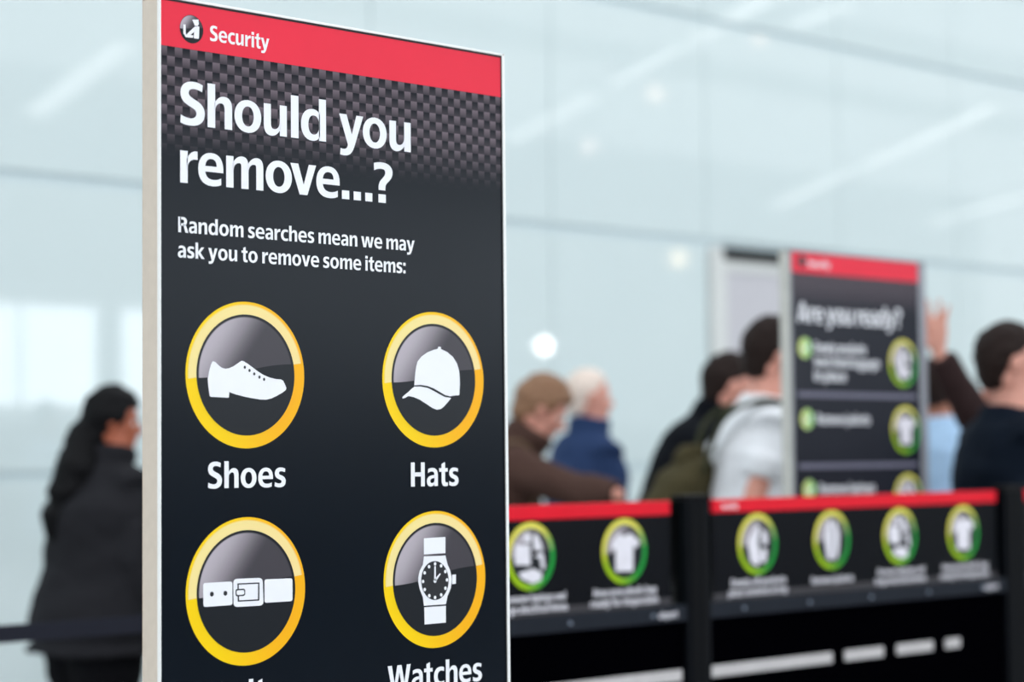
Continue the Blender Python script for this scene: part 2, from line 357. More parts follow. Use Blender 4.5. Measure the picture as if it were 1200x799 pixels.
globe(638, 405, -3, .11, (255, 255, 255), 22, 'brightest round lamp, mirrored above the white-haired man')
globe(795, 303, -3, .13, (255, 225, 180), 4, 'yellowish lamp mirrored left of the grey door')
globe(768, 110, 0, .10, (255, 225, 205), 3, 'warm lamp mirrored high over the slanting strip lights')
globe(890, 45, -2, .10, (255, 225, 205), 3, 'warm lamp mirrored near the top edge of the picture')
globe(690, 172, -2, .10, (255, 225, 215), 2.5, 'warm lamp mirrored right of the big sign, below the others')

# ------------------------------------------------------------------ the signs
def frame(parent, x0, x1, Y, z0, z1, t, wl, wr, wt, edge, side):
    """aluminium box frame behind and around the poster: two side rails, top and bottom rails, back sheet"""
    boxes('side_rail', [(x0-wl, x0, Y+.001, Y+t, z0, z1+wt)], side, parent, bevel=.0012)
    boxes('side_rail', [(x1, x1+wr, Y-.003, Y+t, z0, z1+wt)], edge, parent, bevel=.0012)
    boxes('top_rail', [(x0-wl, x1+wr, Y-.003, Y+t, z1+.001, z1+wt)], edge, parent, bevel=.0012)
    boxes('bottom_rail', [(x0-wl, x1+wr, Y-.003, Y+t, z0-.03, z0)], side, parent, bevel=.0012)
    boxes('back_sheet', [(x0, x1, Y+t-.006, Y+t-.002, z0, z1)], side, parent)
    boxes('edge_trim', [(x0-wl-.001, x0-.0002, Y-.004, Y+.002, z0, z1+wt)], edge, parent)
    boxes('gasket', [(x0, x1, Y-.0012, Y+.004, z1-.0016, z1+.0008)], M_gap, parent)
    boxes('gasket', [(x1-.0018, x1+.0008, Y-.0012, Y+.004, z0, z1)], M_gap, parent)
    boxes('base_plate', [((x0+x1)/2-.32, (x0+x1)/2+.32, Y-.2, Y+.24, 0, .012)], M_blackmetal, parent, bevel=.003)
    for fx in (x0+.05, x1-.09): boxes('foot', [(fx, fx+.04, Y+.005, Y+t-.005, .01, z0-.02)], M_blackmetal, parent)

Y1 = 2.223; X0, X1, ZT, ZR = 1.5165, 2.119, 1.942, 1.8815
S1 = empty('information_sign', ((X0+X1)/2, Y1, 0))
tag(S1, 'tall black sign in sharp focus, red top, asking "Should you remove...?"', 'sign')
pydata('poster', [(X0, Y1, .12), (X1, Y1, .12), (X1, Y1, ZT), (X0, Y1, ZT)], [(0, 1, 2, 3)],
       poster_mat('black_poster', X1-X0, 1.8815, 1.735, 1.815, (6, 15, 25)), S1, (X0, Y1, 0))
frame(S1, X0, X1, Y1, .12, ZT, .0365, .001, .005, .0045, M_edge, M_alu)
flat('header_band', [[[(X0, ZR), (X1-.0012, ZR), (X1-.0012, ZT-.0014), (X0, ZT-.0014)]]], Y1-.0006, M_red, S1)
def P1(x, y): p = onY(x, y, Y1); return (p.x, p.z)
# headline, letter by letter
L1 = [(210.4, 239.5), (242.7, 271.5), (274.1, 305.7), (308.5, 335.6), (340.3, 349.3), (352, 381.5), (396.7, 425.1), (424.3, 452.5), (455.5, 480.6)]
L2 = [(210.6, 231), (231.7, 261.2), (264.5, 308.1), (310.7, 341.6), (339.8, 370), (370, 397.5), (400, 408.7), (413.7, 422.3), (427.3, 435.7), (436.7, 459.5)]
zb1 = P1(243, 149.0)[1]; zc = (P1(247, 98.2)[1]-zb1)*700/725
zb2 = P1(215, 214.2)[1]
YT = Y1-.0010
letters('headline_text', 'Shouldyou', [(P1(a, 120)[0], P1(b, 140)[0]) for a, b in L1], zb1, zc, YT, M_white, S1)
letters('headline_text', 'remove...?', [(P1(a, 200)[0], P1(b, 210)[0]) for a, b in L2], zb2, zc, YT, M_white, S1)
text('body_text', 'Random searches mean we may', P1(208.3, 262)[0], P1(485.3, 290)[0], P1(211, 272.2)[1], P1(211, 254)[1]-P1(211, 272.2)[1], YT, M_white, S1)
text('body_text', 'ask you to remove some items:', P1(207.9, 295)[0], P1(474.7, 310)[0], P1(213, 301.8)[1], P1(211, 254)[1]-P1(211, 272.2)[1], YT, M_white, S1)
text('header_text', 'Security', P1(245.5, 40)[0], P1(315, 50)[0], P1(248, 48.0)[1], P1(249, 30.4)[1]-P1(248, 48.0)[1], YT, M_white, S1)
capH = P1(484, 541.8)[1]-P1(484, 570)[1]
text('caption_text', 'Shoes', P1(243, 560)[0], P1(334.3, 560)[0], P1(265, 571.8)[1], capH, YT, M_white, S1)
text('caption_text', 'Hats', P1(481, 560)[0], P1(536.8, 560)[0], P1(484, 570)[1], capH, YT, M_white, S1)
zw = P1(523, 772.6)[1]-capH*725/700
text('caption_text', 'Watches', P1(453.8, 790)[0], P1(564.2, 790)[0], zw, capH, YT, M_white, S1)
text('caption_text', 'Belts', P1(250, 800)[0], P1(326, 800)[0], zw, capH, YT, M_white, S1)
# ring buttons
RR = .0962
M_yring = ring_mat('yellow_ring_print', RR, (255, 212, 0), (255, 182, 14), None, (252, 232, 166))
M_disc = disc_mat('black_disc_print', RR)
M_rim = mat('ring_outline_ink', (170, 110, 30), .4)
def button(parent, cx, cz, Y, R, ringm, discm, name='ring_button'):
    b = flat(name, [[circ(cx, cz, R, n=96)]], Y-.0005, ringm, parent, (cx, Y-.0005, cz))
    flat('disc', [[circ(cx, cz, R*.825, n=80)]], Y-.0009, discm, b, (cx, Y-.0009, cz))
    return b
BT = {}
for nm, cx, cz in (('shoe', 1.6520, 1.4620), ('cap', 1.9815, 1.4620), ('belt', 1.6520, 1.1800), ('watch', 1.9815, 1.1800)):
    b = button(S1, cx, cz, Y1, RR, M_yring, M_disc); BT[nm] = b
    tag(b, {'shoe': 'yellow ring around a white shoe symbol', 'cap': 'yellow ring around a white baseball cap symbol', 'belt': 'yellow ring around a white belt symbol', 'watch': 'yellow ring around a white wristwatch symbol'}[nm])
def crop(ox, oy, s): return lambda pts: [P1(ox+a/s, oy+b/s) for a, b in pts]
YI = Y1-.0013; YJ = Y1-.0016; YK = Y1-.0019
c = crop(230, 400, 9.983)
flat('shoe_symbol', [[c([(185, 232), (215, 240), (250, 275), (290, 308), (335, 320), (380, 312), (430, 290), (480, 255), (520, 228), (545, 230), (600, 265), (660, 310), (720, 355), (780, 392), (850, 422), (920, 440), (985, 445), (1010, 460), (1030, 500), (1047, 545), (1040, 570), (1000, 600), (930, 640), (870, 668), (810, 682), (740, 680), (650, 665), (550, 645), (450, 618), (380, 593), (375, 652), (365, 659), (160, 648), (150, 635), (135, 540), (127, 440), (145, 340), (165, 270)])]], YI, M_white, BT['shoe'])
flat('lace_hole', [[c([(x+13*math.cos(t*.5236), y+19*math.sin(t*.5236)) for t in range(12)])] for x, y in [(560, 303), (615, 340), (670, 380), (731, 418), (785, 444)]], YJ, M_black, BT['shoe'])
c = crop(460, 395, 8.41)
flat('cap_symbol', [[c([(208, 475), (215, 380), (225, 300), (240, 240), (280, 190), (340, 148), (400, 125), (440, 115), (442, 98), (455, 94), (470, 98), (472, 118), (530, 145), (590, 195), (630, 260), (650, 330), (657, 400), (657, 480), (652, 572), (610, 575), (560, 583), (510, 570), (460, 540), (400, 505), (340, 482), (270, 470)])],
                    [c([(90, 592), (110, 572), (150, 540), (180, 510), (210, 487), (270, 487), (340, 500), (400, 530), (460, 565), (510, 590), (572, 600), (540, 640), (500, 685), (470, 708), (430, 715), (390, 700), (330, 660), (260, 615), (200, 590), (150, 580), (120, 598), (95, 605)])]], YI, M_white, BT['cap'])
c = crop(225, 660, 9.23)
flat('belt_symbol', [[c(rounded([(113, 212), (430, 195), (432, 450), (117, 472)], 28))], [c(rounded([(440, 168), (757, 155), (768, 455), (443, 473)], 45))], [c(rounded([(777, 173), (1080, 160), (1082, 408), (778, 427)], 26))]], YI, M_white, BT['belt'])
def frame_poly(q, w):
    x0 = q
    cx = sum(p[0] for p in q)/4; cy = sum(p[1] for p in q)/4
    return [q, [(p[0]+(w if p[0] < cx else -w), p[1]+(w if p[1] < cy else -w)) for p in q]]
f1 = frame_poly([(483, 216), (722, 206), (720, 402), (488, 414)], 14)
flat('buckle_outline', [[c(f1[0]), c(f1[1])], [c(rounded([(462, 278), (568, 272), (568, 350), (464, 358)], 25))]] +
     [[c([(x+21*math.cos(t*.5236), y+27*math.sin(t*.5236)) for t in range(12)])] for x, y in [(207, 332), (353, 323)]], YJ, M_black, BT['belt'])
flat('buckle_tongue', [[c(rounded([(472, 292), (556, 287), (556, 337), (474, 343)], 18))]], YK, M_white, BT['belt'])
c = crop(475, 620, 6.657)
E_ = lambda x, y, a, b, n=16: [(x+a*math.cos(2*math.pi*t/n), y+b*math.sin(2*math.pi*t/n)) for t in range(n)]
flat('watch_symbol', [[c([(140, 70), (308, 60), (308, 187), (140, 197)])], [c([(140, 212), (308, 205), (325, 275), (345, 320), (356, 370), (357, 400), (350, 460), (325, 520), (312, 585), (140, 597), (132, 530), (108, 470), (95, 410), (97, 370), (107, 325), (132, 275)])], [c([(360, 355), (390, 352), (390, 425), (360, 428)])], [c([(143, 608), (312, 597), (312, 728), (145, 743)])]], YI, M_white, BT['watch'])
flat('watch_face', [[c(E_(225, 400, 107, 152, 40))]], YJ, M_black, BT['watch'])
flat('watch_hands', [[c([(218, 400), (219, 288), (231, 288), (232, 400)])], [c([(218, 395), (262, 342), (270, 350), (232, 405)])], [c(E_(225, 403, 12, 15))]] +
     [[c(E_(x, y, 10.5, 14, 10))] for x, y in [(225, 270), (272, 285), (305, 330), (318, 395), (306, 460), (273, 512), (225, 532), (180, 518), (144, 470), (131, 407), (144, 340), (178, 292)]], YK, M_white, BT['watch'])
# header badge
bx, bz = P1(224, 34.3)
M_badge = disc_mat('badge_print', .0226)
bg = flat('badge', [[circ(bx, bz, .0184, n=48)]], Y1-.0009, M_badge, S1, (bx, Y1-.0009, bz))
c = crop(196, 10, 15.98)
flat('officer_symbol', [[c([(455, 210), (575, 210), (580, 300), (555, 328), (505, 325), (485, 275)])], [c(rounded([(498, 337), (590, 335), (582, 572), (485, 560)], 20))], [c([(500, 345), (505, 430), (430, 495), (360, 490), (365, 470)])], [c([(290, 300), (332, 300), (338, 480), (290, 480)])], [c([(300, 478), (480, 505), (470, 552), (335, 540)])]], YI, M_white, bg)

# second sign
Y2 = 3.75
def P2(x, y): p = onY(x, y, Y2); return (p.x, p.z)
A0, A1 = 4.709, 5.326; B1 = P2(1000, 301.5)[1]; BR = P2(1000, 324.5)[1]
S2 = empty('information_sign', ((A0+A1)/2, Y2, 0))
tag(S2, 'tall black sign behind the low barrier, red top, asking "Are you ready?"', 'sign')
pydata('poster', [(A0, Y2, .12), (A1, Y2, .12), (A1, Y2, B1), (A0, Y2, B1)], [(0, 1, 2, 3)],
       poster_mat('dark_grey_poster', A1-A0, BR, BR-.11, BR-.02, (32, 34, 44)), S2, (A0, Y2, 0))
frame(S2, A0, A1, Y2, .12, B1, .04, .002, .037, .006, mat('grey_aluminium', (146, 148, 156), .4), mat('pale_aluminium', (200, 200, 194), .5))
flat('header_band', [[[(A0, BR), (A1, BR), (A1, B1), (A0, B1)]]], Y2-.0015, M_red, S2)
Yt = Y2-.002
sb = flat('badge', [[circ(*P2(939, 306), .0175, n=32)]], Yt, M_black, S2)
text('header_text', 'Security', P2(946, 312)[0], P2(972, 314)[0], P2(947, 312.5)[1], .021, Yt, M_white, S2)
text('headline_text', 'Are you ready?', P2(934, 375)[0], P2(1055.5, 380)[0], P2(936, 377)[1], P2(940, 354)[1]-P2(940, 377)[1], Yt, M_white, S2)
for s, x0, x1, y in (('Empty pockets', 954, 1014, 413), ('have hand luggage', 954, 1030, 429.3), ('in place', 954, 991, 446), ('Remove jackets', 957, 1019, 497), ('Remove laptops', 960, 1025, 579)):
    text('bullet_text', s, P2(x0, y)[0], P2(x1, y)[0], P2(x0, y)[1], .031, Yt, M_white, S2)
M_sep = mat('grey_rule_ink', (112, 110, 130), .5)
for ya, yb in ((460.5, 466), (542.5, 548)):
    z0 = P2(1000, yb)[1]; z1 = P2(1000, ya)[1]
    flat('rule', [[[(A0+.02, z0), (A1-.02, z0), (A1-.02, z1), (A0+.02, z1)]]], Yt, M_sep, S2)
RG = .0735
M_gring = ring_mat('green_ring_print', RG, (164, 204, 0), (16, 158, 56), (232, 222, 60), (250, 240, 170))
M_gdisc = disc_mat('dark_disc_print', RG)
def sym(kind, cx, cz, R):
    def q(pts): return [(cx+a*R, cz+b*R) for a, b in pts]
    if kind == 'laptop':
        return [[q([(-.66, -.22), (-.02, -.26), (-.04, .34), (-.64, .36)])], [q([(-.5, -.46), (.1, -.36), (.46, -.5), (.4, -.72), (.05, -.8), (-.42, -.62)])], [q([(-.35, .45), (.0, .4), (.02, .62), (-.2, .72)])], [q([(.1, .1), (.5, .08), (.58, -.35), (.44, -.42), (.36, -.05), (.12, -.02), (.1, .6), (.25, .66), (.44, .35), (.5, .16), (.1, .2)])]]
    if kind == 'jacket':
        return [[q([(-.55, .32), (-.25, .55), (.0, .46), (.25, .55), (.66, .3), (.56, .08), (.38, .14), (.36, -.62), (-.42, -.6), (-.42, .1), (-.6, .05)])]]
    if kind == 'coat':
        return [[q([(-.25, .62), (-.02, .7), (0, -.7), (-.3, -.62), (-.42, .1)])], [q([(.08, .68), (.3, .55), (.42, .1), (.3, -.58), (.08, -.68)])]]
    if kind == 'bag':
        return [[q([(-.5, .15), (-.1, .6), (.1, .62), (.0, .05), (.15, -.45), (-.05, -.75), (-.4, -.55), (-.5, -.1)])], [q([(.2, .5), (.45, .35), (.52, .0), (.25, -.05), (.2, .15)])], [q([(.18, -.15), (.48, -.2), (.4, -.6), (.15, -.62)])]]
M_symbol = mat('symbol_print', (236, 232, 240), .4)
def gbutton(parent, cx, cz, Y, R, kind, lab):
    b = button(parent, cx, cz, Y, R, M_gring, M_gdisc)
    tag(b, lab)
    flat('symbol', sym(kind, cx, cz, R), Y-.0016, M_symbol, b)
gbutton(S2, *P2(1058, 425.6), Yt+.0006, .0715, 'bag', 'green and yellow ring around a tray of small things')
gbutton(S2, *P2(1061, 503.6), Yt+.0006, .0715, 'jacket', 'green and yellow ring around a white jacket symbol')
gbutton(S2, *P2(1064, 583), Yt+.0006, .0715, 'laptop', 'green and yellow ring around a laptop symbol')
M_bul, bb, ee = newmat('pale_green_dot', .4); xx, yy, zz = ee.xyz()
ee.put(bb.inputs['Base Color'], ee.mix(ee.smooth(xx, -.03, .03), lin((214, 224, 130)), lin((150, 214, 130))))
for x, y in ((942.7, 407.6), (945.4, 491), (948, 574)):
    p = P2(x, y); d = flat('bullet', [[circ(*p, .030, n=32)]], Yt, M_bul, S2, (p[0], Yt, p[1]))
    flat('tick', [[[(p[0]-.014, p[1]), (p[0]-.008, p[1]+.005), (p[0]-.002, p[1]-.004), (p[0]+.011, p[1]+.014), (p[0]+.016, p[1]+.010), (p[0]-.001, p[1]-.014)]]], Yt-.0006, M_white, d)

# ------------------------------------------------------------------ the low queue barrier with its see-through panels
Y3 = 3.3
def P3(x, y): p = onY(x, y, Y3); return (p.x, p.z)
def acrylic(name, tint, fac_t):
    m = bpy.data.materials.new(name); m.use_nodes = True; nt = m.node_tree; nt.nodes.clear()
    out = nt.nodes.new('ShaderNodeOutputMaterial'); tr = nt.nodes.new('ShaderNodeBsdfTransparent'); gl = nt.nodes.new('ShaderNodeBsdfGlossy')
    tr.inputs[0].default_value = tint; gl.inputs['Roughness'].default_value = .02
    fr = nt.nodes.new('ShaderNodeFresnel'); fr.inputs[0].default_value = 1.45; mx = nt.nodes.new('ShaderNodeMixShader')
    nt.links.new(fr.outputs[0], mx.inputs[0]); nt.links.new(tr.outputs[0], mx.inputs[1]); nt.links.new(gl.outputs[0], mx.inputs[2]); nt.links.new(mx.outputs[0], out.inputs[0])
    MATS[name] = m; return m
M_acr = acrylic('clear_acrylic', (.86, .9, .88, 1), 1)
def film_mat():
    m = bpy.data.materials.new('smoky_black_film'); m.use_nodes = True; nt = m.node_tree; b = nt.nodes['Principled BSDF']
    b.inputs['Base Color'].default_value = lin((7, 9, 16)); b.inputs['Roughness'].default_value = .3; b.inputs['Specular IOR Level'].default_value = .1
    tr = nt.nodes.new('ShaderNodeBsdfTransparent'); mx = nt.nodes.new('ShaderNodeMixShader'); mx.inputs[0].default_value = .93
    nt.links.new(tr.outputs[0], mx.inputs[1]); nt.links.new(b.outputs[0], mx.inputs[2]); nt.links.new(mx.outputs[0], nt.nodes['Material Output'].inputs[0]); return m
M_film = film_mat()
M_foot = mat('purple_grey_strip', (44, 40, 46), .5)
ZTOP = 1.245; ZF = 1.004; ZRB = .966; ZB = .705
posts = [(2.30, 2.385), (3.712, 3.797), (5.052, 5.15), (6.46, 6.55)]
plab = ['black barrier post behind the big sharp sign', 'black barrier post between the two poster panels', 'black barrier post at the right end of the four ring panel', 'black barrier post beyond the right edge of the picture']
for (a, b), lb in zip(posts, plab):
    r = empty('barrier_post', ((a+b)/2, Y3, 0)); tag(r, lb, 'post')
    boxes('shaft', [(a, b, Y3-.022, Y3+.022, .012, ZTOP+.002)], M_post, r, bevel=.006)
    boxes('channel', [(a+.022, a+.036, Y3-.0245, Y3-.018, .05, ZTOP-.01), (b-.036, b-.022, Y3-.0245, Y3-.018, .05, ZTOP-.01)], M_blackmetal, r)
    boxes('cap', [(a-.002, b+.002, Y3-.025, Y3+.025, ZTOP+.002, ZTOP+.014)], M_blackmetal, r, bevel=.004)
    boxes('foot_plate', [(a-.1, b+.1, Y3-.14, Y3+.14, 0, .012)], M_blackmetal, r, bevel=.003)
bays = [(2.385, 3.712, 2.44, 3.673), (3.797, 5.052, 3.825, 5.030), (5.15, 6.46, 5.178, 6.42)]
blab = ['barrier panel left of the middle post with two green ringed symbols showing', 'barrier panel of four green ringed symbols in front of the smaller sign', 'barrier panel cut by the right edge of the picture']
bay_obj = []
M_screw = mat('dull_screw_steel', (120, 130, 146), .5)
for (a, b, fa, fb), lb in zip(bays, blab):
    r = empty('queue_barrier', ((a+b)/2, Y3, ZB)); tag(r, lb, 'barrier')
    boxes('clear_sheet', [(a, b, Y3-.003, Y3+.003, ZRB, ZTOP)], M_acr, r)
    yf = Y3-.0045
    flat('film', [[[(fa, ZF), (fb, ZF), (fb, ZTOP-.031), (fa, ZTOP-.031)]]], yf, M_film, r)
    boxes('red_strip', [(fa, fb, Y3-.007, Y3+.006, ZTOP-.031, ZTOP+.0015)], M_redrail, r, bevel=.002)
    flat('foot_strip', [[[(fa, ZF), (fb, ZF), (fb, ZF+.018), (fa, ZF+.018)]]], yf-.0004, M_foot, r)
    boxes('rail', [(a, b, Y3-.02, Y3+.02, ZRB, ZF-.001)], M_rail, r, bevel=.003)
    boxes('kick_panel', [(a, b, Y3-.008, Y3+.008, ZB, ZRB)], mat('black_kick_panel', (2, 2, 4), .8, spec=.0), r)
    boxes('lower_frame', [(a, b, Y3-.016, Y3+.016, ZB-.02, ZB)], M_blackmetal, r, bevel=.003)
    n = 5
    for k in range(n):
        x = a+.12+(b-a-.24)*k/(n-1)
        bm = bmesh.new(); bmesh.ops.create_cone(bm, segments=14, radius1=.005, radius2=.004, depth=.005, cap_ends=True, matrix=Matrix.Rotation(math.pi/2, 4, 'X'))
        me = bpy.data.meshes.new('screw'); bm.to_mesh(me); bm.free(); link('screw', me, M_screw, r, (x, Y3-.023, ZRB+.018))
    bay_obj.append(r)
# bright steel strips set in the kick panels
def trim(r, x0, x1): boxes('steel_trim', [(x0, x1, Y3-.013, Y3-.007, .826, .853)], M_chrome, r, bevel=.002)
trim(bay_obj[0], 2.45, 3.70)
for a, b in ((3.80, P3(971, 770)[0]), (P3(986, 770)[0], P3(1031, 770)[0]), (P3(1047, 760)[0], P3(1089, 760)[0]), (P3(1104, 755)[0], P3(1121, 755)[0])): trim(bay_obj[1], a, b)
trim(bay_obj[2], 5.3, 5.9)
YFm = Y3-.0045
for bi, x, y, kind, lab, l1, l2, xa, xb, ya in (
    (0, 620, 651, 'laptop', 'green and yellow ring around a laptop symbol', 'Remove laptops and', 'large electrical items', 585, 663, 701),
    (0, 730, 647, 'jacket', 'green and yellow ring around a white jacket symbol', 'Have your plastic bag', 'ready for inspection', 690, 769, 698),
    (1, 886, 636.3, 'bag', 'green and yellow ring around a tray of small things', 'Empty all pockets', 'place contents in tray', 852, 921, 685.5),
    (1, 973, 632.7, 'coat', 'green and yellow ring around a coat symbol', 'Remove jackets', None, 949, 998, 678),
    (1, 1053, 628.3, 'laptop', 'green and yellow ring around a laptop symbol', 'Remove laptops and', 'large electrical items', 1024, 1083, 671.5),
    (1, 1127, 624, 'jacket', 'green and yellow ring around a white jacket symbol', 'Have your plastic bag', 'ready for inspection', 1100, 1157, 666.5)):
    r = bay_obj[bi]; cx, _ = P3(x, y); cz = 1.1345
    gbutton(r, cx, cz, YFm, .0744, kind, lab)
    xa_, xb_ = P3(xa, ya)[0], P3(xb, ya)[0]
    if l2 is None: text('caption_text', l1, xa_, xb_, 1.0265, .0178, YFm-.001, M_symbol, r)
    else:
        text('caption_text', l1, xa_+.01, xb_-.006, 1.0355, .0178, YFm-.001, M_symbol, r)
        text('caption_text', l2, xa_, xb_, 1.012, .0178, YFm-.001, M_symbol, r)
for bi, x, y in ((0, 776, 716), (1, 1155, 688)):
    p = P3(x, y); text('logo_text', 'airport', p[0]-.034, p[0]+.030, ZRB+.010, .016, Y3-.0206, M_symbol, bay_obj[bi])
text('strip_text', 'Security', P3(843, 595)[0], P3(862, 595)[0], ZTOP-.022, .013, Y3-.0078, M_white, bay_obj[1])

# retractable belt barrier on the left, its posts behind the big sign and out of frame
YB = 4.41
xl, xr = onY(-160, 745, YB).x, onY(380, 715, YB).x
for x, lb in ((xl, 'slim black belt post out of frame at the left'), (xr, 'slim black belt post hidden behind the big sharp sign')):
    r = empty('belt_post', (x, YB, 0)); tag(r, lb, 'post')
    bm = bmesh.new(); bmesh.ops.create_cone(bm, segments=28, radius1=.032, radius2=.032, depth=.98, cap_ends=True)
    me = bpy.data.meshes.new('pole'); bm.to_mesh(me); bm.free(); link('pole', me, M_blackmetal, r, (x, YB, .50), True)
    bm = bmesh.new(); bmesh.ops.create_cone(bm, segments=36, radius1=.17, radius2=.15, depth=.02, cap_ends=True)
    me = bpy.data.meshes.new('base'); bm.to_mesh(me); bm.free(); link('base', me, M_blackmetal, r, (x, YB, .01))
tag(boxes('queue_belt', [(xl+.031, xr-.031, YB-.0012, YB+.0012, .927, .969)], M_beltm), 'dark retractable queue belt passing in front of the woman in the grey jacket', 'belt')

# ------------------------------------------------------------------ people
RG_ = Vector((RT.x, RT.y, 0)).normalized(); FG_ = Vector((FW.x, FW.y, 0)).normalized()
def orth(d, ref):
    a = ref-d*ref.dot(d)
    if a.length < 1e-4: a = Vector((1, 0, 0))-d*d.x
    return a.normalized()
def loft(bm, secs, n=20):
    """secs: (centre, axisA, axisB, a, b) -> closed tube of ellipses with rounded ends"""
    rings = []
    for c, A, B, a, b in secs:
        rings.append([bm.verts.new(c+A*(a*math.cos(2*math.pi*i/n))+B*(b*math.sin(2*math.pi*i/n))) for i in range(n)])
    for r0, r1 in zip(rings, rings[1:]):
        for i in range(n):
            bm.faces.new((r0[i], r0[(i+1) % n], r1[(i+1) % n], r1[i]))
    bm.faces.new(rings[0][::-1]); bm.faces.new(rings[-1])
def tube(bm, pts, rs, n=14, flat_=1., ref=Vector((0, 0, 1)), cap=True):
    P = [Vector(p) for p in pts]; secs = []
    for i, p in enumerate(P):
        d = (P[min(i+1, len(P)-1)]-P[max(i-1, 0)]).normalized()
        A = orth(d, ref if abs(d.dot(ref)) < .95 else Vector((.7, .7, 0))); B = d.cross(A)
        r = rs[i] if isinstance(rs, (list, tuple)) else rs
        if cap and i == 0: secs.append((p-d*r*.55, A, B, r*.55, r*.55*flat_))
        secs.append((p, A, B, r, r*flat_))
        if cap and i == len(P)-1: secs.append((p+d*r*.55, A, B, r*.55, r*.55*flat_))
    loft(bm, secs, n)
def ell(bm, c, A, B, C, a, b, cc, u=20, v=14):
    g = bmesh.ops.create_uvsphere(bm, u_segments=u, v_segments=v, radius=1)['verts']
    for w in g: w.co = c+A*(w.co.x*a)+B*(w.co.y*b)+C*(w.co.z*cc)
def bake(name, bm, m, parent, loc, voxel=None, smooth=4, wrinkle=0, wscale=9):
    me = bpy.data.meshes.new(name); bmesh.ops.recalc_face_normals(bm, faces=bm.faces[:])
    for v in bm.verts: v.co -= loc
    bm.to_mesh(me); bm.free()
    if voxel:
        t = bpy.data.objects.new('tmp', me); COL.objects.link(t)
        r = t.modifiers.new('r', 'REMESH'); r.mode = 'VOXEL'; r.voxel_size = voxel
        if smooth: s = t.modifiers.new('s', 'SMOOTH'); s.iterations = smooth; s.factor = .6
        dg = bpy.context.evaluated_depsgraph_get(); me2 = bpy.data.meshes.new_from_object(t.evaluated_get(dg))
        bpy.data.objects.remove(t); bpy.data.meshes.remove(me); me = me2; me.name = name
    if wrinkle:
        nr = [v.normal.copy() for v in me.vertices]
        for v, q in zip(me.vertices, nr):
            p = v.co+loc
            v.co += q*wrinkle*(.45+noise.noise(Vector((p.x*wscale, p.y*wscale, p.z*wscale*1.7)))+.5*noise.noise(p*wscale*2.3))
    return link(name, me, m, parent, loc, True)
def hand(bm, w, d, nrm, side, k=1., curl=.35, spread=.12):
    """w wrist, d hand direction, nrm palm normal, side thumb side"""
    secs = []
    for t, a, b in ((-.02, .024, .02), (.01, .027, .018), (.04, .038, .016), (.075, .043, .015), (.095, .040, .013)):
        secs.append((w+d*t*k, side, nrm, a*k, b*k))
    loft(bm, secs, 16)
    for i, (o, L) in enumerate(((.030, .088), (.011, .100), (-.010, .093), (-.029, .074))):
        dd = (d+side*spread*(o/.03)).normalized(); p = w+d*.085*k+side*o*k
        p1 = p+dd*L*.5*k; d2 = (dd+nrm*curl*.6).normalized(); p2 = p1+d2*L*.32*k; d3 = (dd+nrm*curl*1.3).normalized(); p3 = p2+d3*L*.25*k
        tube(bm, [p, p1, p2, p3], [.0095*k, .0092*k, .0088*k, .008*k], 10)
    p = w+d*.02*k+side*.028*k; d1 = (d*.75+side*.75+nrm*.25).normalized(); p1 = p+d1*.045*k; d2 = (d*1+side*.35+nrm*.25).normalized()
    tube(bm, [p, p1, p1+d2*.035*k, p1+d2*.055*k], [.013*k, .011*k, .0098*k, .008*k], 10)
